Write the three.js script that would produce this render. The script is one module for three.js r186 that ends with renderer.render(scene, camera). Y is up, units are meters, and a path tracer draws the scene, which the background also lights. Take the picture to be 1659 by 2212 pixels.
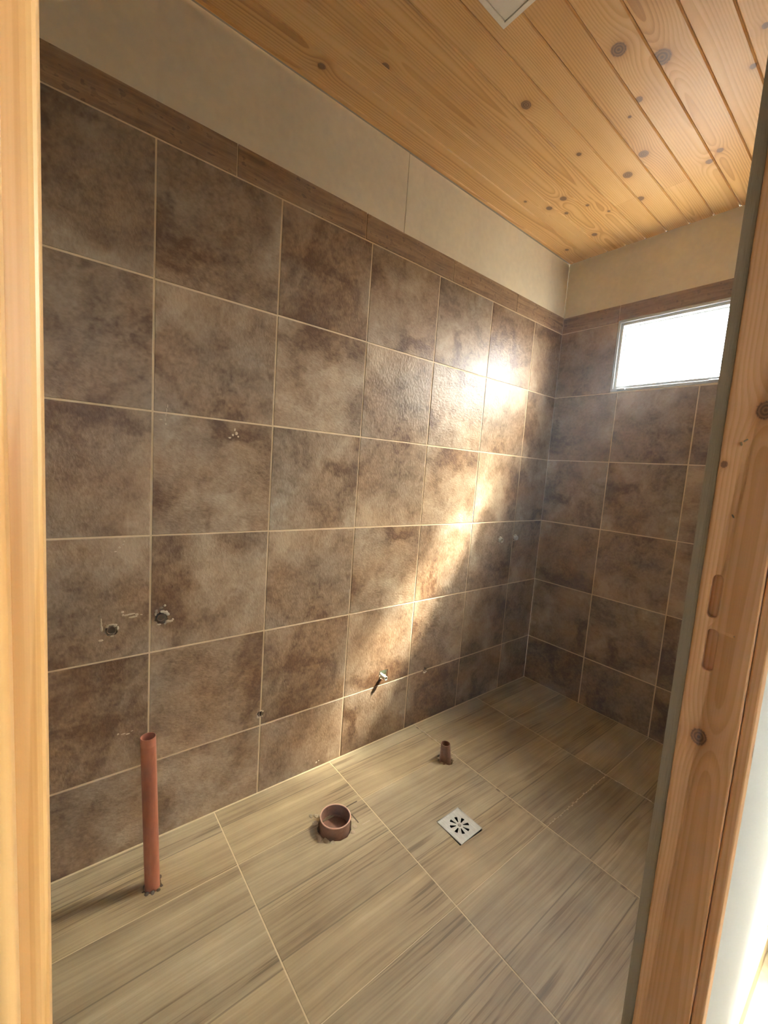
import * as THREE from 'three';
import { mergeGeometries, toCreasedNormals } from 'three/addons/utils/BufferGeometryUtils.js';
import { RoundedBoxGeometry } from 'three/addons/geometries/RoundedBoxGeometry.js';

// ---------------------------------------------------------------- camera, sky, sun, exposure
// Axes: x runs away from the long tiled wall (x = 0), y is up, and the room runs towards -z.
// "d" below is depth into the room: d = -z.
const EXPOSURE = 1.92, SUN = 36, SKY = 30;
const scene = new THREE.Scene();
const camera = new THREE.PerspectiveCamera(101.176, 1659 / 2212, 0.01, 60);
{
  const right = new THREE.Vector3(0.617701, 0.071607, -0.783146), ahead = new THREE.Vector3(-0.776065, -0.105514, -0.621764);
  const up = new THREE.Vector3().crossVectors(right, ahead).normalize();
  camera.quaternion.setFromRotationMatrix(new THREE.Matrix4().makeBasis(right, up, ahead.clone().negate()));
  camera.position.set(1.4432, 1.2979, 0.2436);
  camera.updateMatrixWorld();
}
scene.fog = new THREE.FogExp2(new THREE.Color(0.70, 0.88, 1.0), 0.022);   // fine building dust hanging in the light of the window
const toSun = new THREE.Vector3(1, 2.18, -1.74).normalize();       // a hazy afternoon sun beyond the window wall
{
  const w = 1024, h = 512, data = new Float32Array(w * h * 4), v = new THREE.Vector3();
  for (let j = 0; j < h; j++) for (let i = 0; i < w; i++) {
    const el = ((j + 0.5) / h - 0.5) * Math.PI, az = ((i + 0.5) / w - 0.5) * 2 * Math.PI;
    v.set(Math.cos(el) * Math.cos(az), Math.sin(el), Math.cos(el) * Math.sin(az));
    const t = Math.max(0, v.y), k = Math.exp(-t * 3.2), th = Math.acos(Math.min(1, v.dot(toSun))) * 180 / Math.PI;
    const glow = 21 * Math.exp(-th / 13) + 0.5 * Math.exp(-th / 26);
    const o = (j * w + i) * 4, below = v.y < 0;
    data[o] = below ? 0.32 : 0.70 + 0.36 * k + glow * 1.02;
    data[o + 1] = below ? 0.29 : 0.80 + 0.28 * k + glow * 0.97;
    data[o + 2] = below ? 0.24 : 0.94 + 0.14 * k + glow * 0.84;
    data[o + 3] = 1;
  }
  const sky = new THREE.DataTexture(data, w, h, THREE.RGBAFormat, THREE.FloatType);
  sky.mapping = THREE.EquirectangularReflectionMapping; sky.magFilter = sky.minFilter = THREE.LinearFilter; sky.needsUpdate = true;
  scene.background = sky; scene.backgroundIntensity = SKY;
}
const sun = new THREE.DirectionalLight(new THREE.Color(1.0, 0.98, 0.88), SUN);
sun.position.copy(toSun).multiplyScalar(8).add(new THREE.Vector3(0.8, 1, -1)); sun.target.position.set(0.8, 1, -1);
sun.castShadow = true; sun.shadow.radius = 14; sun.shadow.mapSize.set(2048, 2048);
Object.assign(sun.shadow.camera, { left: -4, right: 4, top: 4, bottom: -4, near: 0.5, far: 20 });
scene.add(sun, sun.target);
const renderer = new THREE.WebGLRenderer({ antialias: true });
renderer.shadowMap.enabled = true;
renderer.toneMapping = THREE.LinearToneMapping;
renderer.toneMappingExposure = EXPOSURE;

// ---------------------------------------------------------------- measures (metres)
const CEIL = 2.569, BACK = 2.188, INNER = 1.248, OUTER = 1.339, NEAR = -0.75;
const TILE = 0.3802, GROUT = 0.0056, TOP = 2.169, BORDER = 2.2635;
const HALL_X = 3.7, HALL_NEAR = -1.9;

// ---------------------------------------------------------------- helpers
let seed = 7;
function rnd() { seed = (seed * 1664525 + 1013904223) >>> 0; return seed / 4294967296; }
const clamp = (x, a = 0, b = 1) => Math.min(b, Math.max(a, x)), mix = (a, b, t) => a + (b - a) * t;
const smooth = (a, b, x) => { const t = clamp((x - a) / (b - a)); return t * t * (3 - 2 * t); };
function hash(x, y, s) { let h = Math.imul(x, 374761393) ^ Math.imul(y, 668265263) ^ Math.imul(s, 2147483647 ^ 0x5bd1e995); h = Math.imul(h ^ (h >>> 13), 1274126177); h ^= h >>> 16; return (h >>> 0) / 4294967296; }
function noise(x, y, s) {
  const xi = Math.floor(x), yi = Math.floor(y), fx = x - xi, fy = y - yi, u = fx * fx * (3 - 2 * fx), w = fy * fy * (3 - 2 * fy);
  return mix(mix(hash(xi, yi, s), hash(xi + 1, yi, s), u), mix(hash(xi, yi + 1, s), hash(xi + 1, yi + 1, s), u), w);
}
function fbm(x, y, s, n = 5, gain = 0.5) { let a = 1, t = 0, m = 0; for (let k = 0; k < n; k++) { t += a * noise(x, y, s + k * 17); m += a; a *= gain; x = x * 2.03 + 11.3; y = y * 2.03 + 5.7; } return t / m; }
function texture(w, h, f, srgb = true) {
  const d = new Uint8Array(w * h * 4), c = [0, 0, 0];
  for (let j = 0; j < h; j++) for (let i = 0; i < w; i++) { f((i + 0.5) / w, (j + 0.5) / h, c); const o = (j * w + i) * 4; d[o] = clamp(c[0], 0, 255); d[o + 1] = clamp(c[1], 0, 255); d[o + 2] = clamp(c[2], 0, 255); d[o + 3] = 255; }
  const t = new THREE.DataTexture(d, w, h, THREE.RGBAFormat); t.wrapS = t.wrapT = THREE.RepeatWrapping; t.magFilter = THREE.LinearFilter; t.minFilter = THREE.LinearMipmapLinearFilter; t.generateMipmaps = true; t.anisotropy = 8;
  if (srgb) t.colorSpace = THREE.SRGBColorSpace;
  t.needsUpdate = true; return t;
}
const ramp = (stops, t, c) => { t = clamp(t) * (stops.length - 1); const i = Math.min(stops.length - 2, Math.floor(t)), f = t - i; for (let k = 0; k < 3; k++) c[k] = mix(stops[i][k], stops[i + 1][k], f); };
const std = (o) => new THREE.MeshStandardMaterial({ roughness: 0.8, ...o });
const taken = new Map();
function numbered(name) { const n = taken.get(name) ?? 0; taken.set(name, n + 1); return n ? `${name}_${String(n).padStart(3, '0')}` : name; }
function mesh(name, geometry, material, parent) {
  const m = new THREE.Mesh(geometry, material); m.castShadow = m.receiveShadow = true;
  if (parent) {
    parent.userData.count ??= undefined;
    const same = parent.children.filter((c) => c.name === name || c.name.startsWith(name + '_')).length;
    m.name = same ? `${name}_${String(same).padStart(3, '0')}` : name; parent.add(m);
  } else { m.name = numbered(name); scene.add(m); }
  return m;
}
function structure(name) { const g = new THREE.Group(); g.name = numbered(name); g.userData = { kind: 'structure' }; scene.add(g); return g; }
function thing(name, label, category, group) { const g = new THREE.Group(); g.name = numbered(name); g.userData = { label, category }; if (group) g.userData.group = group; scene.add(g); return g; }
const loose = (g) => (g.index ? g.toNonIndexed() : g);
function merge(list) { return mergeGeometries(list.map((q) => { const g = loose(q); for (const k of Object.keys(g.attributes)) if (!['position', 'normal', 'uv'].includes(k)) g.deleteAttribute(k); return g; })); }
const box = (x0, x1, y0, y1, z0, z1) => new THREE.BoxGeometry(x1 - x0, y1 - y0, z1 - z0).translate((x0 + x1) / 2, (y0 + y1) / 2, (z0 + z1) / 2);
const boxD = (x0, x1, y0, y1, d0, d1) => box(x0, x1, y0, y1, -d1, -d0);
function setUv(g, f) { const p = g.attributes.position, n = p.count, uv = new Float32Array(n * 2); for (let i = 0; i < n; i++) { const r = f(p.getX(i), p.getY(i), p.getZ(i)); uv[2 * i] = r[0]; uv[2 * i + 1] = r[1]; } g.setAttribute('uv', new THREE.BufferAttribute(uv, 2)); return g; }
// A slab lying in its own xy plane, front face at z = 0, with chamfered front edges.
function slab(a0, a1, b0, b1, thick, ch = 0.001) {
  const P = [[a0, b0, -ch], [a1, b0, -ch], [a1, b1, -ch], [a0, b1, -ch], [a0 + ch, b0 + ch, 0], [a1 - ch, b0 + ch, 0], [a1 - ch, b1 - ch, 0], [a0 + ch, b1 - ch, 0], [a0, b0, -thick], [a1, b0, -thick], [a1, b1, -thick], [a0, b1, -thick]];
  const quads = [[4, 5, 6, 7], [0, 1, 5, 4], [1, 2, 6, 5], [2, 3, 7, 6], [3, 0, 4, 7], [8, 9, 1, 0], [9, 10, 2, 1], [10, 11, 3, 2], [11, 8, 0, 3], [11, 10, 9, 8]], pos = [];
  for (const [a, b, c, d] of quads) for (const k of [a, b, c, a, c, d]) pos.push(...P[k]);
  const g = new THREE.BufferGeometry(); g.setAttribute('position', new THREE.Float32BufferAttribute(pos, 3)); g.computeVertexNormals();
  return setUv(g, (x, y) => [x, y]);
}
// The same with holes (each an array of [x, y]) cut through it.
function slabHoles(a0, a1, b0, b1, thick, holes, ch = 0.0008) {
  const s = new THREE.Shape([[a0 + ch, b0 + ch], [a1 - ch, b0 + ch], [a1 - ch, b1 - ch], [a0 + ch, b1 - ch]].map((p) => new THREE.Vector2(...p)));
  for (const h of holes) s.holes.push(new THREE.Path(h.map((p) => new THREE.Vector2(...p))));
  const g = new THREE.ExtrudeGeometry(s, { depth: thick - ch, bevelEnabled: ch > 0, bevelThickness: ch, bevelSize: ch, bevelSegments: 1, steps: 1 }).translate(0, 0, -(thick - ch) - ch);
  return setUv(loose(g), (x, y) => [x, y]);
}
function roundHole(x, y, r, n = 20, rough = 0, s = 1) { const p = []; for (let k = 0; k < n; k++) { const a = k / n * 2 * Math.PI, q = r * (1 + rough * (noise(k * 1.7, s, 91) - 0.4)); p.push([x + q * Math.cos(a), y + q * Math.sin(a)]); } return p; }
const inside = (p, a0, a1, b0, b1) => p[0] > a0 && p[0] < a1 && p[1] > b0 && p[1] < b1;
// Sutherland-Hodgman clip of a hole outline to a tile, so that a hole may straddle a joint.
function clipPoly(poly, a0, a1, b0, b1) {
  const cut = (q, k, lim, keepLess) => { const out = []; for (let i = 0; i < q.length; i++) { const A = q[i], B = q[(i + 1) % q.length], ia = keepLess ? A[k] <= lim : A[k] >= lim, ib = keepLess ? B[k] <= lim : B[k] >= lim; if (ia) out.push(A); if (ia !== ib) { const t = (lim - A[k]) / (B[k] - A[k]); out.push([mix(A[0], B[0], t), mix(A[1], B[1], t)]); } } return out; };
  return cut(cut(cut(cut(poly, 0, a1, true), 0, a0, false), 1, b1, true), 1, b0, false);
}

// ---------------------------------------------------------------- materials
const bumpFine = texture(512, 512, (u, v, c) => { const a = fbm(u * 74, v * 46, 31, 3) * 0.75 + fbm(u * 14, v * 12, 37, 3) * 0.5; c[0] = c[1] = c[2] = 255 * clamp(a - 0.1); }, false);
const stoneTiles = [0, 1, 2, 3, 4, 5, 6].map((k) => {
  const s = 100 + k * 53, stops = [[92, 67, 46], [116, 92, 68], [137, 114, 89], [152, 131, 106], [166, 147, 122]];
  const shift = (hash(k, 3, 5) - 0.5) * 0.12;
  const map = texture(448, 448, (u, v, c) => {
    const wx = fbm(u * 3 + 7, v * 3, s + 3, 4), wy = fbm(u * 3, v * 3 + 9, s + 5, 4);
    const big = fbm(u * 2.1 + wx * 1.6, v * 2.1 + wy * 1.6, s, 5, 0.55), mid = fbm(u * 9 + wx * 2, v * 8, s + 21, 4, 0.6), fine = fbm(u * 46, v * 40, s + 33, 3, 0.6);
    let t = 0.5 + shift + (big - 0.5) * 1.55 + (mid - 0.5) * 0.55 + (fine - 0.5) * 0.42;
    t -= 0.12 * smooth(0.58, 0.76, fbm(u * 22 + 3, v * 20, s + 44, 3)) * smooth(0.40, 0.6, 1 - big);
    ramp(stops, t, c);
    const warm = fbm(u * 1.7, v * 1.9, s + 71, 2) - 0.5; c[0] *= 1 + warm * 0.10; c[2] *= 1 - warm * 0.12;
  });
  return new THREE.MeshPhysicalMaterial({ map, roughness: 0.42, specularIntensity: 0.42, bumpMap: bumpFine, bumpScale: 0.0012 });
});
const floorTiles = [0, 1, 2, 3, 4].map((k) => {
  const s = 900 + k * 61, edges = [0, 0.30 + 0.06 * hash(k, 1, 1), 0.63 + 0.07 * hash(k, 2, 1), 1];
  const stops = [[114, 95, 67], [139, 120, 88], [156, 138, 104], [170, 152, 116], [186, 169, 133]];
  const map = texture(640, 640, (u, v, c) => {
    let p = 0; while (p < 2 && u > edges[p + 1]) p++;
    const ps = s + p * 131, tone = (hash(k, p, 9) - 0.5) * 0.16, warp = (fbm(u * 2, v * 1.1, ps + 2, 2) - 0.5) * 0.07;
    const wide = fbm((u + warp) * 8, v * 0.5 + p, ps, 4, 0.55), thin = fbm((u + warp) * 44, v * 1.3, ps + 9, 3, 0.6), hair = fbm((u + warp) * 150, v * 3.4, ps + 15, 2), blot = fbm(u * 4, v * 4, ps + 33, 4) - 0.5;
    let t = 0.56 + tone + (wide - 0.5) * 0.72 + (thin - 0.5) * 0.50 + (hair - 0.5) * 0.30 + blot * 0.45;
    t -= 0.34 * smooth(0.58, 0.72, fbm((u + warp) * 95, v * 2.0, ps + 41, 2)) * smooth(0.48, 0.66, fbm(u * 5, v * 1.4, ps + 27, 3));
    ramp(stops, t, c);
    const e = Math.min(...edges.slice(1, 3).map((q) => Math.abs(u - q))); if (e < 0.0042) { c[0] *= 0.80; c[1] *= 0.79; c[2] *= 0.78; }
    const w2 = hash(k, p, 23) - 0.5; c[0] *= 1 + 0.02 * w2; c[2] *= 1 - 0.04 * w2;
  });
  return std({ map, roughness: 0.52, bumpMap: bumpFine, bumpScale: 0.00022 });
});
const borderTiles = [0, 1, 2].map((k) => {
  const s = 2100 + k * 47, stops = [[100, 73, 50], [128, 99, 71], [148, 119, 88], [164, 137, 105]];
  return std({ map: texture(512, 96, (u, v, c) => { const w = fbm(u * 2, v * 2, s, 3) * 0.3, a = fbm(u * 2.2, (v + w) * 9, s + 3, 4, 0.6), b = fbm(u * 24, v * 7, s + 11, 3); ramp(stops, 0.55 + (a - 0.5) * 1.3 + (b - 0.5) * 0.5 - 0.5 * smooth(0.66, 0.76, b), c); }), roughness: 0.5 });
});
const M = {
  grout: std({ color: '#e8cfa6', roughness: 0.95, map: texture(128, 128, (u, v, c) => { const t = 225 + 30 * (fbm(u * 16, v * 16, 5, 3) - 0.3); c[0] = c[1] = c[2] = t; }) }),
  floorGrout: std({ color: '#cdbb95', roughness: 0.95 }),
  dirt: std({ color: '#5b4c3b', roughness: 1 }),
  adhesive: std({ color: '#a4977e', roughness: 0.95, bumpMap: bumpFine, bumpScale: 0.0008 }),
  plaster: std({ roughness: 0.93, color: '#f4e9cf', bumpMap: bumpFine, bumpScale: 0.00022, map: texture(256, 256, (u, v, c) => { const t = 235 + 22 * (fbm(u * 5, v * 5, 12, 4) - 0.5) + 10 * (fbm(u * 60, v * 60, 14, 2) - 0.5); c[0] = t; c[1] = t; c[2] = t; }) }),
  hallWall: std({ color: '#b4b3aa', roughness: 0.9 }),
  slabGrey: std({ color: '#a39a8b', roughness: 0.95 }),
  terracotta: std({ roughness: 0.62, map: texture(128, 256, (u, v, c) => { const a = fbm(u * 5, v * 3, 61, 4), b = fbm(u * 30, v * 24, 63, 2); ramp([[132, 74, 48], [160, 94, 64], [180, 116, 84]], 0.5 + (a - 0.5) * 1.1 + (b - 0.5) * 0.35, c); }) }),
  brownPipe: std({ roughness: 0.6, map: texture(128, 128, (u, v, c) => { const a = fbm(u * 5, v * 4, 66, 4), b = fbm(u * 30, v * 30, 68, 2); ramp([[104, 72, 54], [132, 94, 72], [154, 116, 92]], 0.5 + (a - 0.5) * 1.1 + (b - 0.5) * 0.4, c); }) }),
  pipeRim: std({ color: '#d9b29a', roughness: 0.75 }),
  mortar: std({ color: '#c4b294', roughness: 1, bumpMap: bumpFine, bumpScale: 0.002 }),
  paleMortar: std({ color: '#d8ccb2', roughness: 1, bumpMap: bumpFine, bumpScale: 0.002 }),
  steel: std({ color: '#dcdcd6', roughness: 0.42, metalness: 0.35, map: texture(128, 128, (u, v, c) => { const t = 222 + 40 * (fbm(u * 4, v * 60, 71, 3) - 0.5) + 20 * (fbm(u * 9, v * 9, 73, 3) - 0.5); c[0] = c[1] = t; c[2] = t * 0.985; }) }),
  plug: std({ color: '#6d5640', roughness: 0.9 }),
  screw: std({ color: '#9c988c', roughness: 0.35, metalness: 0.9 }),
  dark: std({ color: '#1d1712', roughness: 1 }),
  brass: std({ color: '#54452f', roughness: 0.7, metalness: 0.2 }),
  pvc: std({ color: '#c9c7ba', roughness: 0.5 }),
  boardGreen: std({ color: '#aebd9c', roughness: 0.95 }),
  aluminium: std({ color: '#c9ced2', roughness: 0.4, metalness: 0.25 }),
  seal: std({ color: '#aab0b2', roughness: 0.8 }),
  panelWhite: std({ color: '#fbf5e6', roughness: 0.6 }),
  glass: new THREE.MeshPhysicalMaterial({ color: '#ffffff', transmission: 1, thickness: 0, roughness: 0, ior: 1.5 }),
};
// Flat-sawn pine: growth rings of a log cut by the board, bent round its knots. len and wide in metres; knots [along, across -0.5..0.5, radius].
function pine(s, len, wide, knots, pxLen, pxWide, light = 1, strong = 1, scale = 1, tint = [1, 1, 1]) {
  const heart = (hash(s, 1, 3) - 0.5) * 1.6, deep = 0.02 + 0.03 * hash(s, 2, 3), slope = (hash(s, 3, 3) - 0.5) * 0.022, tone = (hash(s, 4, 3) - 0.5) * 0.16;
  return texture(pxWide, pxLen, (u, v, c) => {
    const x = (u - 0.5) * wide, y = v * len; let dx = x - heart * wide, dy = deep + slope * y + 0.028 * (fbm(y * 0.9, s * 0.37, s, 3) - 0.5), knot = 0, halo = 0;
    dx += 0.010 * (fbm(y * 2.2, u * 1.4, s + 5, 3) - 0.5);
    for (const [ky, ku, kr] of knots) {
      const ex = x - ku * wide, ey = (y - ky) * 0.8, q = Math.sqrt(ex * ex + ey * ey) / kr;
      if (q < 9) { const push = Math.exp(-q * q * 0.10); dy += kr * 0.9 * push; dx += Math.sign(ex || 1) * kr * 0.5 * push * (1 - Math.exp(-Math.abs(ex) / kr)); halo = Math.max(halo, Math.exp(-Math.max(0, q - 1) * 1.5)); if (q < 1.25) knot = Math.max(knot, smooth(1.12, 0.8, q + 0.25 * (noise(ex * 900, ey * 900, s) - 0.5)) * (0.75 + 0.25 * Math.sin(q * 16))); }
    }
    const r = Math.sqrt(dx * dx + dy * dy), ring = r / (0.0062 * scale) + 0.5 * fbm(u * 3, y * 3, s + 8, 2), f = ring - Math.floor(ring), late = smooth(0.25, 0.92, f) * (1 - smooth(0.93, 1, f));
    const hair = fbm(u * 90, y * 14, s + 12, 2) - 0.5, cloud = fbm(u * 1.5, y * 2.4, s + 14, 3) - 0.5;
    const t = clamp(late * 0.40 * strong * (0.45 + 0.9 * fbm(y * 1.3, ring * 0.2, s + 19, 2)) + hair * 0.16 - cloud * 0.32 - tone + 0.08);
    ramp([[230, 187, 124], [216, 167, 100], [192, 139, 75], [158, 107, 53]], t, c);
    for (let k = 0; k < 3; k++) c[k] = light * tint[k] * mix(mix(c[k], [178, 122, 66][k], 0.45 * halo), [92, 62, 38][k], 0.9 * knot);
  });
}
const pineMaterial = (t, rough = 0.5) => std({ map: t, roughness: rough });

// ---------------------------------------------------------------- structure: walls
// Outlets through the long wall: [depth, height, hole radius]
const OUT = { basinCold: [-0.103, 0.752, 0.017], basinHot: [0.032, 0.768, 0.019], cistern: [0.379, 0.3275, 0.0125], bidetHot: [1.256, 0.2815, 0.0135], showerHot: [1.779, 0.931, 0.0125], showerCold: [1.9225, 0.938, 0.0125] };
const leftHoles = Object.values(OUT).map(([d, y, r], k) => roundHole(d, y, r, 18, 0.35, k)); const SQUARE = [[0.953, 0.306], [1.004, 0.307], [1.006, 0.3495], [0.954, 0.352]]; leftHoles.push(SQUARE);
let tileCount = 0;
function wallTile(parent, a0, a1, b0, b1, holes = []) {
  const mats = stoneTiles, k = tileCount++, mat = mats[(k * 3 + Math.floor(hash(k, 8, 8) * 7)) % mats.length], turn = Math.floor(hash(k, 9, 9) * 4), flip = hash(k, 10, 10) > 0.5;
  const lift = (hash(k, 11, 11) - 0.5) * 0.0004, mine = holes.map((h) => clipPoly(h, a0 + 0.002, a1 - 0.002, b0 + 0.002, b1 - 0.002)).filter((h) => h.length > 2);
  const g = mine.length ? slabHoles(a0, a1, b0, b1, 0.006, mine) : slab(a0, a1, b0, b1, 0.006);
  setUv(g, (x, y) => { let u = (x - a0) / TILE, v = (y - b0) / TILE; for (let n = 0; n < turn; n++) [u, v] = [v, 1 - u]; return [flip ? 1 - u : u, v]; });
  const m = mesh('tile', g, mat, parent); m.position.z = lift; return m;
}
function wallGroup(name, origin, turn) { const g = structure(name); g.position.set(...origin); g.rotation.y = turn; return g; }
const rows = [-0.10, 0.281, 0.659, 1.0371, 1.4151, 1.7930, TOP];   // joints between the rows of wall tiles
// A tiled face in its own plane: columns at the given joints, rows as above, then the wood-look border strip.
function tileFace(g, joints, holes, cutout, edge) {
  for (let i = 0; i + 1 < joints.length; i++) for (let j = 0; j + 1 < rows.length; j++) {
    const jit = (n) => (hash(i, j, 40 + n) - 0.5) * 0.0012;
    const a0 = joints[i] + (i ? GROUT / 2 + jit(0) : 0.0004), a1 = joints[i + 1] - (i + 2 < joints.length ? GROUT / 2 - jit(1) : 0.0004), b0 = Math.max(0.001, rows[j] + GROUT / 2 + jit(2)), b1 = rows[j + 1] - GROUT / 2 + jit(3);
    if (!cutout) { wallTile(g, a0, a1, b0, b1, holes); continue; }
    const [c0, c1, e0, e1] = cutout;                                // whole tiles cut round an opening
    if (a1 <= c0 || a0 >= c1 || b1 <= e0 || b0 >= e1) { wallTile(g, a0, a1, b0, b1, holes); continue; }
    if (a0 < c0 - 0.004) wallTile(g, a0, c0, b0, b1, holes);
    if (a1 > c1 + 0.004) wallTile(g, c1, a1, b0, b1, holes);
    const m0 = Math.max(a0, c0 + (a0 < c0 - 0.004 ? GROUT : 0)), m1 = Math.min(a1, c1 - (a1 > c1 + 0.004 ? GROUT : 0));
    if (b0 < e0 - 0.004 && m1 - m0 > 0.01) wallTile(g, m0, m1, b0, e0, holes);
    if (b1 > e1 + 0.004 && m1 - m0 > 0.01) wallTile(g, m0, m1, e1, b1, holes);
  }
}
function borderStrip(g, joints, y0 = TOP + GROUT * 0.4, y1 = BORDER) {
  for (let i = 0; i + 1 < joints.length; i++) { const a0 = joints[i] + 0.0018, a1 = joints[i + 1] - 0.0018, k = i % 3; mesh('border_tile', setUv(slab(a0, a1, y0, y1 + (hash(i, 5, 5) - 0.5) * 0.003, 0.008), (x, y) => [(x - a0) / 0.495, (y - y0) / 0.095]), borderTiles[(k + Math.round(a0 * 3)) % 3 < 0 ? 0 : (k + Math.abs(Math.round(a0 * 3))) % 3], g).position.z = 0.0012; }
}
// left (long) wall: its own x is depth, front face at world x = 0
const wallLeft = wallGroup('wall_left', [0, 0, 0], Math.PI / 2);
mesh('backing', slabHoles(NEAR, BACK, 0, BORDER - 0.004, 0.12, leftHoles.map((h) => h), 0), M.grout, wallLeft).position.z = -0.0016;
mesh('masonry', box(NEAR, BACK, 0, CEIL, -0.20, -0.1216), M.slabGrey, wallLeft);
tileFace(wallLeft, [NEAR, -0.3803, 0, 0.3805, 0.7610, 1.1415, 1.5220, 1.9025, BACK], leftHoles);
borderStrip(wallLeft, [NEAR, -0.27, 0.226, 0.7245, 1.2195, 1.7165, BACK]);
mesh('plaster_board', slab(NEAR, 0.9118, BORDER - 0.004, CEIL, 0.1195, 0.0012), M.plaster, wallLeft).position.z = -0.0002;
mesh('plaster_board', slab(0.9150, BACK, BORDER - 0.004, CEIL, 0.1195, 0.0012), M.plaster, wallLeft).position.z = -0.002;
// back wall with the window opening
const WIN = { x0: 0.326, x1: 0.853, y0: 1.800, y1: 2.176 };
const wallBack = wallGroup('wall_back', [0, 0, -BACK], 0);
const winHole = [[WIN.x0, WIN.y0], [WIN.x1, WIN.y0], [WIN.x1, WIN.y1], [WIN.x0, WIN.y1]];
mesh('masonry', slabHoles(-0.20, OUTER, 0, CEIL, 0.10, [winHole], 0), M.slabGrey, wallBack).position.z = -0.022;
mesh('backing', slabHoles(0, INNER, 0, BORDER - 0.004, 0.0204, [winHole], 0), M.grout, wallBack).position.z = -0.0016;
tileFace(wallBack, [0, 0.3657, 0.7397, 1.1137, INNER], [], [WIN.x0 - 0.002, WIN.x1 + 0.002, WIN.y0 - 0.002, WIN.y1 + 0.002]);
borderStrip(wallBack, [0, WIN.x0 - 0.002], TOP + 0.002, BORDER - 0.004); borderStrip(wallBack, [WIN.x1 + 0.002, INNER], TOP + 0.002, BORDER - 0.004);
mesh('border_tile', setUv(slab(WIN.x0, WIN.x1, WIN.y1 + 0.004, BORDER - 0.004, 0.008), (x, y) => [x / 0.495, (y - TOP) / 0.095]), borderTiles[2], wallBack).position.z = 0.0012;
mesh('plaster_board', slab(0, INNER, BORDER - 0.006, CEIL, 0.02, 0.001), M.plaster, wallBack).position.z = -0.0008;
// near wall, behind the left door post: never in view, closes the room
const wallNear = wallGroup('wall_near', [0, 0, -NEAR], Math.PI);
mesh('masonry', box(-OUTER, 0.2, 0, CEIL, -0.12, -0.008), M.slabGrey, wallNear);
mesh('plaster_board', slab(-INNER, 0, 0, CEIL, 0.008, 0), M.plaster, wallNear);
// partition with the doorway
const DOOR = { d0: -0.2447, d1: 0.5064, t: 0.034, top: 2.03 };
const wallRight = structure('wall_right');
const P0 = 1.2625;
mesh('partition', boxD(P0, OUTER, 0, CEIL, HALL_NEAR, DOOR.d0 - DOOR.t), M.hallWall, wallRight);
mesh('partition', boxD(P0, OUTER, 0, CEIL, DOOR.d1 + DOOR.t, BACK), M.hallWall, wallRight);
mesh('partition', boxD(P0, OUTER, DOOR.top + DOOR.t, CEIL, DOOR.d0 - DOOR.t, DOOR.d1 + DOOR.t), M.hallWall, wallRight);
mesh('plaster_edge', boxD(INNER - 0.0004, P0, 0, DOOR.top, DOOR.d0 - 0.020, DOOR.d0 - 0.001), M.adhesive, wallRight);
mesh('plaster_edge', boxD(INNER - 0.0004, P0, 0, DOOR.top, DOOR.d1 + 0.001, DOOR.d1 + 0.020), M.adhesive, wallRight);
mesh('plaster_edge', boxD(INNER - 0.0004, P0, DOOR.top, DOOR.top + 0.020, DOOR.d0 - 0.020, DOOR.d1 + 0.020), M.adhesive, wallRight);
for (const [d0, d1, y0] of [[NEAR, DOOR.d0 - 0.020, 0], [DOOR.d1 + 0.020, BACK, 0], [DOOR.d0 - 0.020, DOOR.d1 + 0.020, DOOR.top + 0.020]]) mesh('plaster_board', boxD(INNER, P0, y0, CEIL, d0, d1), M.plaster, wallRight);

// ---------------------------------------------------------------- structure: floor
const WC = [0.300, 0.550], REDUCER = [0.274, 1.153], RISER = [0.172, -0.013], DRAIN = [0.5530, 0.9345];
const floor = structure('floor'); floor.rotation.x = -Math.PI / 2;
const drainHole = (() => { const h = 0.0605, a = 0.03; return [[-h, -h], [h, -h], [h, h], [-h, h]].map(([x, y]) => [DRAIN[0] + x * Math.cos(a) + y * Math.sin(a), DRAIN[1] - x * Math.sin(a) + y * Math.cos(a)]); })();
const wcHole = [...roundHole(WC[0], WC[1], 0.061, 28, 0.10, 4)];
const chipped = [[0.338, 0.603], [0.345, 0.612], [0.352, 0.606], [0.347, 0.596]];
const floorHoles = [wcHole, roundHole(...REDUCER, 0.033, 18, 0.35, 6), roundHole(...RISER, 0.0245, 18, 0.25, 8), drainHole];
mesh('screed', slabHoles(-0.2, OUTER, HALL_NEAR, BACK + 0.12, 0.10, floorHoles, 0), M.floorGrout, floor).position.z = -0.0008;
mesh('subfloor', box(-0.2, OUTER, HALL_NEAR, BACK + 0.12, -0.16, -0.1015), M.dirt, floor);
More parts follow.
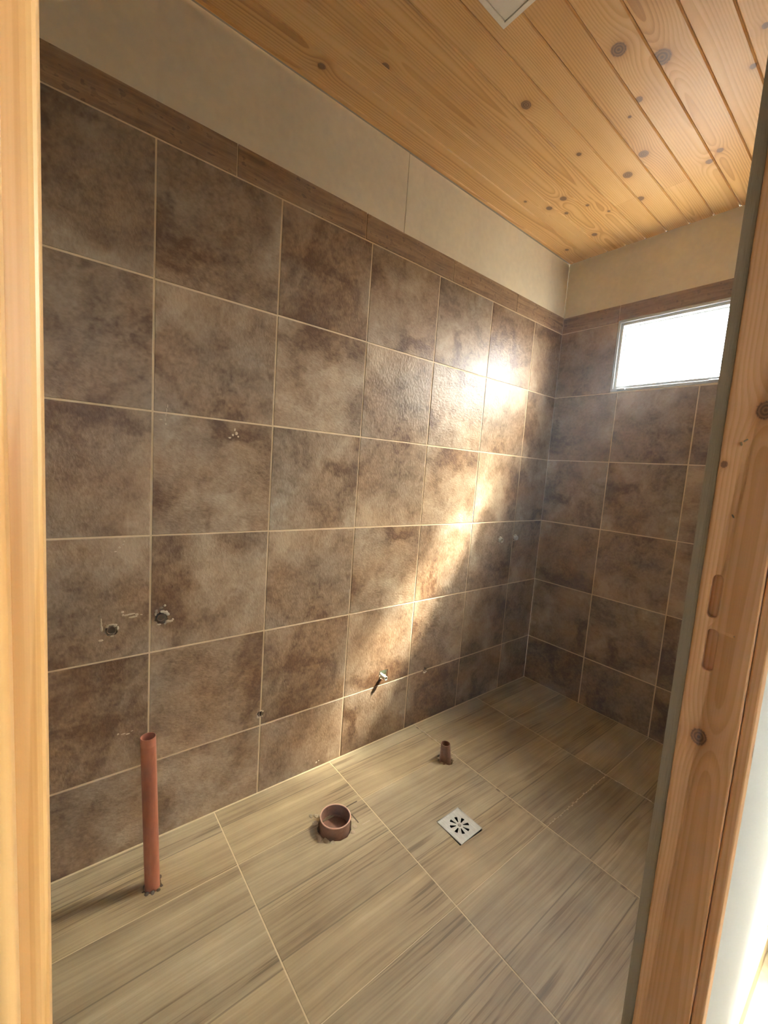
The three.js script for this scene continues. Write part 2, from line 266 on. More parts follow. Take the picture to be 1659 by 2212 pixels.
{
  const xs = [0.0035, 0.2505, 0.7432, 1.2365, OUTER + 0.03], ds = [NEAR, -0.2755, 0.2175, 0.7060, 1.2120, 1.7000, BACK]; let k = 0;
  for (let i = 0; i + 1 < xs.length; i++) for (let j = 0; j + 1 < ds.length; j++) {
    const a0 = xs[i] + 0.0009, a1 = Math.min(xs[i + 1] - 0.0009, i === 3 ? OUTER : 9), b0 = ds[j] + 0.0017, b1 = ds[j + 1] - 0.0017;
    if (i === 3 && (j === 0 || j > 3)) { if (j > 3 || j === 0) { /* short run under the partition */ } }
    const lim1 = i === 3 && (b1 <= DOOR.d0 || b0 >= DOOR.d1) ? INNER : a1; if (lim1 - a0 < 0.006) { k++; continue; }
    const mine = floorHoles.map((h) => clipPoly(h, a0 + 0.002, lim1 - 0.002, b0 + 0.002, b1 - 0.002)).filter((h) => h.length > 2);
    const g = mine.length ? slabHoles(a0, lim1, b0, b1, 0.008, mine) : slab(a0, lim1, b0, b1, 0.008);
    const flip = hash(k, 2, 2) > 0.5, off = i === 0 ? 0.493 - (xs[1] - xs[0]) : 0, kk = k;
    setUv(g, (x, y) => { let u = (x - xs[i] + off) / 0.4932, v = (y - ds[j]) / 0.4932; return flip ? [1 - u, 1 - v] : [u, v]; });
    mesh('tile', g, floorTiles[(kk * 2 + (i * 3 + j) % 5) % 5], floor).position.z = (hash(k, 3, 6) - 0.5) * 0.0006; k++;
  }
}

// ---------------------------------------------------------------- structure: ceiling of pine boards
const ceiling = structure('ceiling');
mesh('deck', boxD(-0.2, HALL_X + 0.12, CEIL + 0.013, CEIL + 0.12, HALL_NEAR - 0.12, BACK + 0.122), M.slabGrey, ceiling);
{
  const pitch = 0.0965, first = 0.6985 - 7 * pitch, d0 = NEAR - 0.02, len = BACK - d0;
  // knots: depth, place across the board (0..1), radius - where the photograph shows them
  const knots = { 0: [[0.4582, 0.60, 0.010], [2.02, 0.5, 0.009]], 1: [[1.62, 0.82, 0.012], [1.50, 0.3, 0.006]], 2: [[0.61, 0.05, 0.011], [1.60, 0.66, 0.013], [1.975, 0.3, 0.012], [1.71, 0.2, 0.008]], 3: [[1.83, 0.7, 0.006], [1.72, 0.2, 0.007]], 4: [[1.0525, 0.36, 0.015], [1.393, 0.5, 0.008]], 5: [[1.6407, 0.34, 0.016], [1.834, 0.1, 0.013]], 6: [[1.5645, 0.25, 0.016], [1.35, 0.6, 0.005]], 7: [[1.083, 0.37, 0.019], [1.30, 0.1, 0.010], [1.78, 0.85, 0.011]], 8: [[1.1976, 0.15, 0.023], [1.74, 0.3, 0.010]], 9: [[1.42, 0.9, 0.008], [1.83, 0.6, 0.006]] };
  for (let k = -1; k < 13; k++) {
    const x0 = Math.max(first + k * pitch, k < 0 ? 0.0015 : -9), x1 = Math.min(first + (k + 1) * pitch, INNER); if (x1 - x0 < 0.004) continue;
    const v = 0.0042, gap = 0.0006, prof = [[x0 + gap, 0.012], [x0 + gap, v], [x0 + gap + v * 0.8, 0], [x1 - gap - v * 0.8, 0], [x1 - gap, v], [x1 - gap, 0.012]], b0 = first + k * pitch;
    const cuts = [d0, ...(k === 4 ? [1.812] : k === 6 ? [1.838] : k === 9 ? [1.02] : []), BACK];   // boards butted end to end
    for (let p = 0; p + 1 < cuts.length; p++) {
      const s0 = cuts[p] + (p ? 0.0007 : 0), long = cuts[p + 1] - s0;
      const t = pine(300 + k * 7 + p * 3, long, pitch, (knots[k] ?? [[1.3, 0.4, 0.008]]).filter(([d]) => d > s0 + 0.02 && d < s0 + long - 0.02).map(([d, a, r]) => [d - s0, a - 0.5, r * 1.05]), Math.max(256, Math.round(2048 * long / len)), 112);
      const flat = loose(new THREE.ExtrudeGeometry(new THREE.Shape(prof.map(([x, y]) => new THREE.Vector2(x, y))), { depth: long, bevelEnabled: false, steps: 1 }).translate(0, CEIL, -s0 - long)); flat.computeVertexNormals();
      setUv(flat, (x, y, z) => [(x - b0) / pitch, (-z - s0) / long]);
      mesh('plank', flat, pineMaterial(t, 0.46), ceiling);
    }
  }
}

// ---------------------------------------------------------------- structure: window in the back wall
const window1 = structure('window_1'); window1.position.set(0, 0, -BACK);
{
  const frame = (x0, x1, y0, y1, w, z0, z1) => { const s = new THREE.Shape([[x0, y0], [x1, y0], [x1, y1], [x0, y1]].map((p) => new THREE.Vector2(...p))); s.holes.push(new THREE.Path([[x0 + w, y0 + w], [x1 - w, y0 + w], [x1 - w, y1 - w], [x0 + w, y1 - w]].map((p) => new THREE.Vector2(...p)))); return new THREE.ExtrudeGeometry(s, { depth: z1 - z0 - 0.003, bevelEnabled: true, bevelThickness: 0.0015, bevelSize: 0.0015, bevelOffset: -0.0015, bevelSegments: 1 }).translate(0, 0, z0 + 0.0015); };
  mesh('window_frame', frame(WIN.x0, WIN.x1, WIN.y0, WIN.y1, 0.0135, -0.075, 0.004), M.aluminium, window1);
  mesh('sash', frame(WIN.x0 + 0.0145, WIN.x1 - 0.0145, WIN.y0 + 0.0145, WIN.y1 - 0.0145, 0.0135, -0.062, -0.004), M.aluminium, window1);
  mesh('gasket', frame(WIN.x0 + 0.0265, WIN.x1 - 0.0265, WIN.y0 + 0.0265, WIN.y1 - 0.0265, 0.006, -0.046, -0.034), M.seal, window1);
  mesh('pane', new THREE.PlaneGeometry(WIN.x1 - WIN.x0 - 0.056, WIN.y1 - WIN.y0 - 0.056).translate((WIN.x0 + WIN.x1) / 2, (WIN.y0 + WIN.y1) / 2, -0.04), M.glass, window1);
  for (const x of [0.385, 0.795]) mesh('hinge', new RoundedBoxGeometry(0.042, 0.010, 0.012, 2, 0.003).translate(x, WIN.y0 + 0.008, 0.009), M.aluminium, window1);
}

// ---------------------------------------------------------------- structure: door posts
const door1 = structure('door_1');
{
  // post: a board whose face carries two lock mortises; own x from the bathroom side to the hall side
  const knotsR = [[0.935, -0.18, 0.010], [1.3365, -0.42, 0.004], [1.41, 0.0, 0.010]];
  const grainR = pine(911, 2.1, 0.0845, knotsR, 2048, 160, 1.03, 0.62, 0.75, [1, 0.98, 1.10]), grainL = pine(935, 2.1, 0.02, [], 2048, 96, 1, 0.7, 0.22);
  const matR = pineMaterial(grainR, 0.42), matL = pineMaterial(grainL, 0.42);
  const stadium = (cx, y0, y1, w) => { const r = w / 2, p = []; for (let k = 0; k <= 10; k++) { const a = Math.PI * k / 10; p.push([cx + r * Math.cos(a), y1 - r + r * Math.sin(a)]); } for (let k = 0; k <= 10; k++) { const a = Math.PI * (1 + k / 10); p.push([cx + r * Math.cos(a), y0 + r + r * Math.sin(a)]); } return p; };
  const face = (holes) => { const b = 0.0025, s = new THREE.Shape([[P0 + b, 0], [1.3325 - b, 0], [1.3325 - b, DOOR.top], [P0 + b, DOOR.top]].map((p) => new THREE.Vector2(...p))); for (const h of holes) s.holes.push(new THREE.Path(h.map((p) => new THREE.Vector2(...p)))); const g = new THREE.ExtrudeGeometry(s, { depth: 0.006, bevelEnabled: true, bevelThickness: b, bevelSize: b, bevelSegments: 4, steps: 1, curveSegments: 8 }); return toCreasedNormals(loose(g), 0.6); };
  const post = (name, holes, mat, facing, at) => {
    const front = setUv(face(holes).translate(0, 0, -0.0085), (x, y) => [(x - P0) / 0.0845, y / 2.1]);           // face at z = 0, board behind it
    const back = setUv(box(P0 + 0.0004, 1.3325, 0, DOOR.top, -DOOR.t, -0.0102), (x, y) => [(x - P0) / 0.0845, y / 2.1]);
    const stop = setUv(loose(new RoundedBoxGeometry(0.0135, DOOR.top, 0.030, 3, 0.003).translate(1.3400, DOOR.top / 2, -0.0185)), (x, y, z) => [(x - P0) / 0.0845 - z * 9, y / 2.1]);
    const g = merge([front, back].map((q) => { q.deleteAttribute('uv1'); return q; }));
    return [g, stop, at];
  };
  // right post: its face looks towards the camera side (+z), left post: face looks into the opening (-z)
  const [gr, sr] = post('post', [stadium(1.2822, 1.113, 1.181, 0.0172), stadium(1.2862, 1.034, 1.1015, 0.0185), roundHole(1.3106, 1.097, 0.0028, 12)], matR, 1);
  const pr = mesh('door_post', gr, matR, door1); pr.position.z = -DOOR.d1;
  const s1 = mesh('door_stop', sr, matR, door1); s1.position.z = -DOOR.d1;
  // The left post is the mirror image in depth; its triangles are wound the other way again.
  const mirror = (q) => { const m = q.clone().scale(1, 1, -1); for (const at of Object.values(m.attributes)) for (let i = 0; i < at.count; i += 3) for (let k = 0; k < at.itemSize; k++) { const A = (i + 1) * at.itemSize + k, B = (i + 2) * at.itemSize + k, t = at.array[A]; at.array[A] = at.array[B]; at.array[B] = t; } return m; };
  const [gl, sl] = post('post', [], matL, 1);
  const flatL = (q) => { const m = mirror(loose(q)); return setUv(m, (x, y, z) => [(z - 0.002) / 0.02 + x * 2.2, y / 2.1]); };
  const pl = mesh('door_post', flatL(gl), matL, door1); pl.position.z = -DOOR.d0;
  const s2 = mesh('door_stop', flatL(sl), matL, door1); s2.position.z = -DOOR.d0 + 0.0015;
  mesh('door_head', setUv(boxD(P0, 1.3465, DOOR.top, DOOR.top + DOOR.t, DOOR.d0 - DOOR.t, DOOR.d1 + DOOR.t), (x, y, z) => [(x - P0) / 0.0845, z / 2.1]), matL, door1);
  const sc = mesh('screw', new THREE.CylinderGeometry(0.0024, 0.0024, 0.004, 14).rotateX(Math.PI / 2).translate(1.3106, 1.097, -DOOR.d1 - 0.0032), M.screw, door1); sc.userData.label = 'sunken screw head';
  for (const [x, y, a] of [[1.2884, 1.2648, 0.5], [1.2850, 1.3655, 0.3], [1.2893, 1.3700, -0.9]]) mesh('wood_splinter', new THREE.CapsuleGeometry(0.0010, 0.0035, 3, 8).rotateZ(a).translate(x, y, -DOOR.d1 + 0.0006), M.paleMortar, door1);
}

// ---------------------------------------------------------------- structure: the hall outside the doorway
const hallTile = std({ color: '#ffffff', roughness: 0.55, map: texture(256, 256, (u, v, c) => { const a = fbm(u * 5, v * 5, 501, 5), b = fbm(u * 50, v * 50, 503, 2); ramp([[120, 100, 66], [150, 130, 92], [176, 158, 118]], 0.5 + (a - 0.5) * 0.9 + (b - 0.5) * 0.4, c); }) });
const hallFloor = structure('floor_hall'); hallFloor.rotation.x = -Math.PI / 2;
mesh('screed', box(OUTER, HALL_X + 0.12, HALL_NEAR - 0.12, BACK + 0.12, -0.16, -0.0015), M.floorGrout, hallFloor);
for (let i = 0; i < 5; i++) for (let j = 0; j < 9; j++) { const a0 = OUTER + 0.002 + i * 0.493, b0 = HALL_NEAR + j * 0.493, a1 = Math.min(a0 + 0.4895, HALL_X), b1 = Math.min(b0 + 0.4895, BACK); if (a1 - a0 > 0.02 && b1 - b0 > 0.02) mesh('tile', setUv(slab(a0, a1, b0, b1, 0.006), (x, y) => [x * 2 + i * 0.37, y * 2 + j * 0.21]), hallTile, hallFloor); }
const skirting = structure('baseboard_hall');
for (let j = 0; j < 4; j++) { const d0 = DOOR.d1 + DOOR.t + 0.002 + j * 0.41, d1 = Math.min(d0 + 0.407, BACK - 0.002); mesh('skirting_tile', setUv(boxD(OUTER, OUTER + 0.007, 0.001, 0.09, d0, d1), (x, y, z) => [z * 2, y * 2]), hallTile, skirting); }
const hallFront = structure('wall_front');                           // the wall with the glazed hall door, in line with the bathroom window wall
const GD = { x0: 1.73, x1: 2.06, y1: 1.92, sill: 1.30 };
mesh('masonry', boxD(OUTER, GD.x0, 0, CEIL, BACK, BACK + 0.122), M.hallWall, hallFront);
mesh('masonry', boxD(GD.x1, HALL_X + 0.12, 0, CEIL, BACK, BACK + 0.122), M.hallWall, hallFront);
mesh('masonry', boxD(GD.x0, GD.x1, GD.y1, CEIL, BACK, BACK + 0.122), M.hallWall, hallFront);
const door2 = structure('door_2');                                   // half-glazed door: solid below, one pane above
for (const [x0, x1, y0, y1] of [[GD.x0, GD.x0 + 0.03, 0, GD.y1], [GD.x1 - 0.03, GD.x1, 0, GD.y1], [GD.x0 + 0.03, GD.x1 - 0.03, GD.y1 - 0.03, GD.y1]]) mesh('door_rail', boxD(x0, x1, y0, y1, BACK + 0.03, BACK + 0.07), M.aluminium, door2);
mesh('door_panel', boxD(GD.x0 + 0.03, GD.x1 - 0.03, 0, GD.sill, BACK + 0.035, BACK + 0.065), M.aluminium, door2);
mesh('pane', new THREE.PlaneGeometry(GD.x1 - GD.x0 - 0.06, GD.y1 - 0.03 - GD.sill).translate((GD.x0 + GD.x1) / 2, (GD.y1 - 0.03 + GD.sill) / 2, -BACK - 0.05), M.glass, door2);
const HW = { d0: -0.35, d1: 0.35, y0: 1.53, y1: 1.89 };                  // wide hall window in the wall behind the camera
const hallSide = structure('wall_hall');
mesh('masonry', boxD(HALL_X, HALL_X + 0.12, 0, CEIL, HALL_NEAR, HW.d0), M.hallWall, hallSide);
mesh('masonry', boxD(HALL_X, HALL_X + 0.12, 0, CEIL, HW.d1, BACK), M.hallWall, hallSide);
mesh('masonry', boxD(HALL_X, HALL_X + 0.12, 0, HW.y0, HW.d0, HW.d1), M.hallWall, hallSide);
mesh('masonry', boxD(HALL_X, HALL_X + 0.12, HW.y1, CEIL, HW.d0, HW.d1), M.hallWall, hallSide);
mesh('masonry', boxD(-0.2, HALL_X + 0.12, 0, CEIL, HALL_NEAR - 0.12, HALL_NEAR), M.hallWall, hallSide);
const window2 = structure('window_2');
for (const [d0, d1, y0, y1] of [[HW.d0, HW.d0 + 0.04, HW.y0, HW.y1], [HW.d1 - 0.04, HW.d1, HW.y0, HW.y1], [HW.d0 + 0.04, HW.d1 - 0.04, HW.y0, HW.y0 + 0.04], [HW.d0 + 0.04, HW.d1 - 0.04, HW.y1 - 0.04, HW.y1], [-0.02, 0.02, HW.y0 + 0.04, HW.y1 - 0.04]]) mesh('window_frame', boxD(HALL_X + 0.03, HALL_X + 0.07, y0, y1, d0, d1), M.aluminium, window2);
for (const [d0, d1] of [[HW.d0 + 0.04, -0.02], [0.02, HW.d1 - 0.04]]) mesh('pane', new THREE.PlaneGeometry(d1 - d0, HW.y1 - HW.y0 - 0.08).rotateY(-Math.PI / 2).translate(HALL_X + 0.05, (HW.y0 + HW.y1) / 2, -(d0 + d1) / 2), M.glass, window2);
mesh('plank', boxD(OUTER, HALL_X, CEIL, CEIL + 0.012, HALL_NEAR, BACK), std({ color: '#dcae6e', roughness: 0.5 }), ceiling);

// ---------------------------------------------------------------- things
// lumpy mortar: flattened irregular lumps in the xy plane, facing +z
function lumps(list, s, flat = 0.35) {
  return merge(list.map(([x, y, r, q = 1], n) => { const g = new THREE.IcosahedronGeometry(r, 2), p = g.attributes.position; for (let i = 0; i < p.count; i++) { const a = p.getX(i), b = p.getY(i), c = p.getZ(i), k = 0.65 + 0.75 * fbm(a / r * 1.9 + n * 3.1 + 9, (b + c) / r * 1.9 + s, s, 3); p.setXYZ(i, a * k * q, b * k / q, c * k * flat); } g.computeVertexNormals(); return g.translate(x, y, 0); }));
}
function tube(r0, r1, wall, h, n = 40) { return new THREE.LatheGeometry([[r0 - wall, 0], [r0, 0], [r1, h - 0.001], [r1 - 0.001, h], [r1 - wall + 0.001, h], [r1 - wall, h - 0.001], [r0 - wall, 0]].map((p) => new THREE.Vector2(...p)), n); }
function ringOf(x, y, r, n, s, size) { const o = []; for (let k = 0; k < n; k++) { const a = k / n * 6.283 + hash(k, s, 1); if (hash(k, s, 2) < 0.25) continue; o.push([x + (r + size * (hash(k, s, 3) - 0.3)) * Math.cos(a), y + (r + size * (hash(k, s, 4) - 0.3)) * Math.sin(a), size * (0.5 + 0.8 * hash(k, s, 5)), 0.8 + 0.5 * hash(k, s, 6)]); } return o; }

{ // tall waste pipe, leaning a little
  const t = thing('waste_pipe', 'tall thin orange brown waste pipe rising from the floor by the left wall', 'pipe');
  t.position.set(RISER[0], 0, -RISER[1]);
  const lean = new THREE.Matrix4().makeShear(0, 0, -0.0146, 0, 0.0316, 0); void lean;
  const g = tube(0.0203, 0.0203, 0.0026, 0.545); g.translate(0, -0.065, 0); g.applyMatrix4(new THREE.Matrix4().set(1, -0.0150, 0, 0, 0, 1, 0, 0, 0, 0.0320, 1, 0, 0, 0, 0, 1)); g.computeVertexNormals();
  mesh('pipe_wall', setUv(g, (x, y, z) => [Math.atan2(z, x) / 6.283, y * 2.2]), M.terracotta, t);
  const m = mesh('mortar_collar', lumps([...ringOf(0, 0, 0.026, 9, 3, 0.006), [0.026, 0.012, 0.005], [0.020, -0.018, 0.006]], 13, 0.3).rotateX(-Math.PI / 2), M.dirt, t); m.userData.label = 'crumbs of dark mortar round the foot';
}
{ // toilet outlet
  const t = thing('toilet_outlet', 'wide brown toilet drain pipe cut off just above the floor', 'pipe');
  t.position.set(WC[0], 0, -WC[1]);
  mesh('pipe_wall', setUv(tube(0.0553, 0.0553, 0.0030, 0.103, 56).translate(0, -0.062, 0), (x, y, z) => [Math.atan2(z, x) / 3.14, y * 6]), M.brownPipe, t);
  mesh('cut_rim', new THREE.TorusGeometry(0.0536, 0.0023, 10, 56).rotateX(Math.PI / 2).translate(0, 0.0405, 0), M.pipeRim, t);
  const shadowless = mesh('plug', new THREE.CylinderGeometry(0.0518, 0.0518, 0.004, 40).translate(0, -0.010, 0), M.brownPipe, t); shadowless.userData.label = 'dusty bung inside the pipe';
  const m = mesh('mortar_collar', lumps([[-0.052, -0.052, 0.010], [0.034, -0.056, 0.011, 1.2], [0.008, -0.070, 0.010, 1.4], [0.020, -0.076, 0.007], [0.052, -0.040, 0.008], [0.056, 0.040, 0.009], [0.040, 0.060, 0.010, 1.2], [0.012, 0.070, 0.009, 1.3], [-0.020, 0.066, 0.008], [-0.047, 0.050, 0.009], [-0.068, -0.015, 0.008], [-0.064, 0.020, 0.006]], 17, 0.16).rotateX(-Math.PI / 2), M.mortar, t); m.userData.label = 'smeared pale mortar';
  const d = mesh('mortar_lump', lumps([[-0.078, -0.034, 0.0085], [-0.086, -0.050, 0.0075, 1.2], [-0.070, -0.024, 0.006]], 18, 0.5).rotateX(-Math.PI / 2), M.adhesive, t); d.userData.label = 'crumbled lump of mortar';
  for (const g of [boxD(-0.0525, -0.0488, -0.0004, 0.0010, 0.066, 0.132), boxD(-0.012, 0.034, -0.0004, 0.0010, 0.0785, 0.0818)]) mesh('saw_cut', g, M.dirt, t);
  const pale = mesh('scratch', boxD(0.0482, 0.0508, -0.0004, 0.0008, 0.087, 0.1206), M.paleMortar, t); pale.userData.label = 'pale scratch in the tile';
}
{ // small reducer
  const t = thing('reducer_pipe', 'short narrow brown pipe stub widening at its foot near the floor drain', 'pipe');
  t.position.set(REDUCER[0], 0, -REDUCER[1]);
  const prof = [[0.0225, -0.06], [0.0262, -0.06], [0.0262, 0.012], [0.0240, 0.020], [0.0212, 0.072], [0.0207, 0.0745], [0.0182, 0.0745], [0.0178, 0.073], [0.0178, 0.01], [0.0225, 0.0], [0.0225, -0.06]];
  const g = new THREE.LatheGeometry(prof.map((p) => new THREE.Vector2(...p)), 36); g.applyMatrix4(new THREE.Matrix4().set(1, -0.09, 0, 0, 0, 1, 0, 0, 0, 0, 1, 0, 0, 0, 0, 1)); g.computeVertexNormals();
  mesh('pipe_wall', setUv(g, (x, y, z) => [Math.atan2(z, x) / 6.28, y * 6]), M.brownPipe, t);
  mesh('plug', new THREE.CylinderGeometry(0.0178, 0.0178, 0.004, 24).translate(0, -0.035, 0), M.dark, t);
  const m = mesh('mortar_collar', lumps([...ringOf(0, 0, 0.031, 11, 5, 0.007), [0.004, 0.060, 0.007, 1.2], [-0.028, 0.052, 0.006], [-0.048, 0.045, 0.005], [-0.075, 0.052, 0.006, 0.7]], 19, 0.3).rotateX(-Math.PI / 2), M.mortar, t); m.userData.label = 'rough mortar round the foot';
}
{ // floor drain
  const t = thing('floor_drain', 'square steel floor drain cover with eight wedge slots', 'drain');
  t.position.set(DRAIN[0], 0, -DRAIN[1]); t.rotation.y = 0.03;
  const h = 0.0585, s = new THREE.Shape([[-h, -h], [h, -h], [h, h], [-h, h]].map((p) => new THREE.Vector2(...p)));
  for (let k = 0; k < 8; k++) { const a = (k + 0.42) * Math.PI / 4, w = [[0.0135, -0.10], [0.0365, -0.175], [0.0375, 0], [0.0365, 0.175], [0.0135, 0.10]]; s.holes.push(new THREE.Path(w.map(([r, b]) => new THREE.Vector2(r * Math.cos(a + b), r * Math.sin(a + b))))); }
  mesh('cover_plate', setUv(new THREE.ExtrudeGeometry(s, { depth: 0.0012, bevelEnabled: true, bevelThickness: 0.0005, bevelSize: 0.0005, bevelOffset: -0.0005, bevelSegments: 2 }).rotateX(-Math.PI / 2), (x, y, z) => [x * 8, z * 8]), M.steel, t);
  const rim = merge([[-h, h, -h, -h + 0.0016], [-h, h, h - 0.0016, h], [-h, -h + 0.0016, -h, h], [h - 0.0016, h, -h, h]].map(([a, b, c, d]) => box(a, b, 0.001, 0.0031, c, d)));
  mesh('raised_rim', rim, M.steel, t);
  mesh('trap_box', merge([box(-h, h, -0.0900, -0.086, -h, h), box(-h, -h + 0.003, -0.086, -0.001, -h, h), box(h - 0.003, h, -0.086, -0.001, -h, h), box(-h, h, -0.086, -0.001, -h, -h + 0.003), box(-h, h, -0.086, -0.001, h - 0.003, h)]), M.dark, t);
  const sc = mesh('screw', merge([new THREE.CylinderGeometry(0.0058, 0.0066, 0.0022, 24).translate(0, 0.0028, 0), box(-0.0045, 0.0045, 0.0037, 0.0042, -0.0007, 0.0007)].map((q) => q)), M.screw, t); void sc;
}
// water outlets in the long wall: own xy plane is the wall face (x = depth), z out of the wall
function outlet(key, label, build) { const [d, y] = OUT[key] ?? [0.979, 0.328]; const t = thing('water_outlet', label, 'outlet'); t.position.set(0, y, -d); t.rotation.y = Math.PI / 2; build(t); return t; }
const socket = (r, l, wall = 0.0028) => new THREE.LatheGeometry([[r - wall, -0.05], [r, -0.05], [r, l - 0.0008], [r - 0.0008, l], [r - wall + 0.0006, l], [r - wall, l - 0.001], [r - wall, -0.05]].map((p) => new THREE.Vector2(...p)), 28).rotateX(Math.PI / 2);
const bore = (r, z) => new THREE.CircleGeometry(r, 20).translate(0, 0, z);
outlet('basinCold', 'round water outlet with a pale mortar ring, leftmost on the brown tile wall', (t) => {
  mesh('socket', socket(0.0125, 0.001), M.plug, t); mesh('plug', bore(0.0098, -0.003), M.brass, t);
  mesh('mortar_ring', lumps([[0.0, 0.018, 0.0050, 1.7], [0.011, 0.014, 0.0048], [0.017, 0.005, 0.0046, 0.7], [-0.010, 0.014, 0.0044], [-0.024, 0.010, 0.0056, 0.6], [-0.025, 0.024, 0.0046, 0.5], [-0.025, 0.034, 0.0038, 0.5], [-0.026, -0.026, 0.0044, 1.4], [-0.018, -0.004, 0.0034], [0.002, -0.018, 0.0034, 1.4]], 23, 0.4).translate(0, 0, 0.0004), M.mortar, t);
});
outlet('basinHot', 'broken out water outlet just right of the vertical joint above the tall pipe', (t) => {
  mesh('socket', socket(0.0118, -0.001), M.plug, t); mesh('plug', bore(0.0092, -0.005), M.brass, t);
  mesh('mortar_ring', lumps([[0.004, 0.021, 0.0058, 1.3], [0.014, 0.016, 0.0060], [0.019, 0.010, 0.0050], [0.018, -0.014, 0.0052], [0.028, -0.015, 0.0050, 1.4], [0.034, -0.010, 0.0034], [0.000, 0.034, 0.0044, 1.4], [0.010, 0.040, 0.0036], [-0.014, 0.026, 0.0044], [-0.016, 0.016, 0.0042, 0.7], [-0.006, -0.020, 0.0040, 1.5], [0.012, -0.020, 0.0034]], 29, 0.42).translate(0, 0, 0.0004), M.mortar, t);
});
outlet('cistern', 'small dark water outlet hole on the joint above the floor, beside the toilet drain', (t) => {
  mesh('socket', socket(0.0098, -0.002), M.brass, t); mesh('bore', bore(0.0072, -0.02), M.dark, t);
  mesh('mortar_ring', lumps([[0.002, 0.013, 0.0036, 1.6], [0.010, 0.009, 0.0026], [-0.012, -0.006, 0.0034, 0.7], [-0.007, -0.012, 0.0036, 1.4], [0.007, -0.010, 0.0028]], 31, 0.4).translate(0, 0, 0.0004), M.mortar, t);
});
outlet('bidetHot', 'dark round outlet hole on the horizontal joint right of the square cutout', (t) => {
  mesh('socket', socket(0.0105, -0.004), M.brass, t); mesh('bore', bore(0.0080, -0.02), M.dark, t);
  mesh('mortar_ring', lumps([[-0.009, -0.012, 0.0036, 1.2], [0.0, -0.015, 0.0036, 1.4], [0.009, -0.011, 0.0034]], 37, 0.4).translate(0, 0, 0.0004), M.paleMortar, t);
});
for (const [key, label] of [['showerHot', 'left one of the two shower pipe stubs on the sunlit tiles'], ['showerCold', 'right one of the two shower pipe stubs, near the corner']]) outlet(key, label, (t) => {
  mesh('socket', socket(0.0125, 0.016), M.pvc, t); mesh('bore', bore(0.0098, 0.004), M.dark, t);
  mesh('mortar_ring', lumps([[0.0, 0.0175, 0.0055, 1.5], [0.012, 0.012, 0.0052], [-0.012, 0.010, 0.0045], [0.011, -0.014, 0.0040], [-0.006, -0.017, 0.0042]], key === 'showerHot' ? 41 : 43, 0.5).translate(0, 0, 0.0006), M.paleMortar, t);
});
outlet('square', 'pipe stub in a square hole cut in the sunlit tile near the floor', (t) => {
  mesh('recess_back', new THREE.PlaneGeometry(0.048, 0.040).translate(0.001, 0.001, -0.012), M.boardGreen, t);
  mesh('pipe_stub', socket(0.0098, 0.030, 0.0024).translate(-0.006, -0.004, 0), M.pvc, t); mesh('bore', bore(0.0078, 0.018).translate(-0.006, -0.004, 0), M.dark, t);
  mesh('mortar_ring', lumps([[-0.018, -0.008, 0.006, 0.8], [-0.014, 0.010, 0.005], [0.008, -0.016, 0.006, 1.3], [0.014, -0.006, 0.004]], 47, 0.6).translate(0, 0, -0.004), M.paleMortar, t);
});
// crumbs of mortar stuck to the wall
function splat(label, at, list, s, mat = M.mortar) { const m = mesh('mortar_smear', lumps(list, s, 0.25), mat); m.position.set(0.0002, at[1], -at[0]); m.rotation.y = Math.PI / 2; m.userData = { label, category: 'mortar' }; return m; }
splat('triangular pale mortar smear between the two basin outlets', [-0.052, 0.793], [[-0.022, 0.012, 0.0036], [-0.021, 0.002, 0.0030], [-0.012, 0.000, 0.0040, 1.5], [0.002, 0.002, 0.0046, 1.9], [0.016, -0.002, 0.0042, 1.1], [0.006, -0.008, 0.0058, 1.9], [0.028, -0.004, 0.0026, 1.3]], 51);
splat('thin vertical mortar drip crossing the upper joint on the dark tile', [0.034, 1.405], [[0.006, 0.030, 0.0028, 0.5], [0.004, 0.018, 0.0028, 0.45], [0.002, 0.004, 0.0026, 0.45], [0.000, -0.010, 0.0026, 0.5], [-0.012, -0.012, 0.0030, 1.5], [0.002, -0.024, 0.0026, 0.8]], 53);
splat('crusty mortar patch on the upper tile below the slanting joint', [0.246, 1.375], [[0, 0.012, 0.0036, 0.7], [0.006, 0.0, 0.0048, 0.9], [-0.006, -0.006, 0.0036], [0.012, -0.010, 0.0030], [-0.016, -0.016, 0.0034, 1.4]], 57);
splat('small mortar specks left of the tall joint above the basin outlets', [-0.083, 1.005], [[0, 0, 0.0034], [0.010, 0.008, 0.0024], [-0.010, -0.012, 0.0026, 1.4], [0.012, 0.018, 0.0022]], 59);
splat('pale mortar smear on the wall beside the tall pipe top', [-0.07, 0.408], [[0, 0, 0.0034, 1.8], [0.012, -0.004, 0.0034, 1.6], [-0.014, 0.004, 0.0026], [0.024, 0.002, 0.0026, 1.3]], 61);
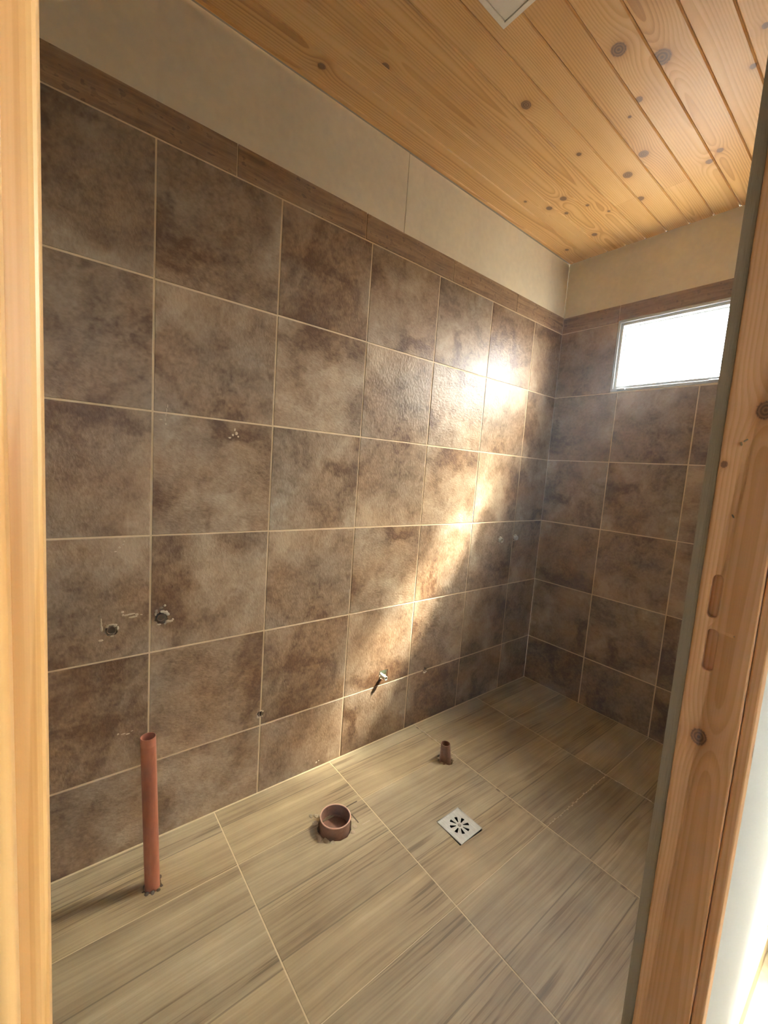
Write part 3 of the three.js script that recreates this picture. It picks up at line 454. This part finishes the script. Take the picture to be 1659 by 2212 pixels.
splat('two tiny mortar crumbs stuck low on the tile above the toilet drain', [0.64, 0.022], [[0, 0, 0.004], [0.012, 0.004, 0.0026]], 63, M.paleMortar);
{ // joints filled proud: ragged grout left along two floor joints
  const t = mesh('grout_residue', merge([lumps(Array.from({ length: 26 }, (_, k) => [0.744 + (hash(k, 1, 7) - 0.5) * 0.007, 1.235 + k * 0.0175, 0.0022 + 0.0026 * hash(k, 2, 7), 0.6]), 71, 0.3), lumps(Array.from({ length: 30 }, (_, k) => [0.62 + k * 0.012, 1.7005 + (hash(k, 3, 7) - 0.5) * 0.007, 0.0020 + 0.003 * hash(k, 4, 7), 1.6]).filter((_, k) => k % 7 < 5), 73, 0.3), lumps(Array.from({ length: 22 }, (_, k) => [0.06 + k * 0.0085, 1.2115 + (hash(k, 5, 7) - 0.5) * 0.006, 0.0018 + 0.003 * hash(k, 6, 7), 1.6]).filter((_, k) => k % 5 < 3), 75, 0.3)]).rotateX(-Math.PI / 2), M.paleMortar);
  t.position.y = 0.0004; t.userData = { label: 'ragged pale grout crumbs along the floor tile joints', category: 'grout', kind: 'stuff' };
}
{ // square white panel in the ceiling
  const t = thing('ceiling_panel', 'square white panel with an inner line set in the plank ceiling', 'panel');
  t.position.set(0.660, CEIL, -0.670); const h = 0.1115;
  mesh('frame', (() => { const s = new THREE.Shape([[-h, -h], [h, -h], [h, h], [-h, h]].map((p) => new THREE.Vector2(...p))), i = h - 0.0145; s.holes.push(new THREE.Path([[-i, -i], [i, -i], [i, i], [-i, i]].map((p) => new THREE.Vector2(...p)))); return new THREE.ExtrudeGeometry(s, { depth: 0.008, bevelEnabled: true, bevelThickness: 0.0015, bevelSize: 0.0015, bevelOffset: -0.0015, bevelSegments: 2 }).rotateX(Math.PI / 2).translate(0, -0.0016, 0); })(), M.panelWhite, t);
  mesh('insert', box(-h + 0.0158, h - 0.0158, -0.0090, -0.001, -h + 0.0158, h - 0.0158), M.panelWhite, t);
}
scene.traverse((o) => { if (o.isMesh) { delete o.userData.count; } }); scene.traverse((o) => { if (o.userData && 'count' in o.userData) delete o.userData.count; });
renderer.render(scene, camera);
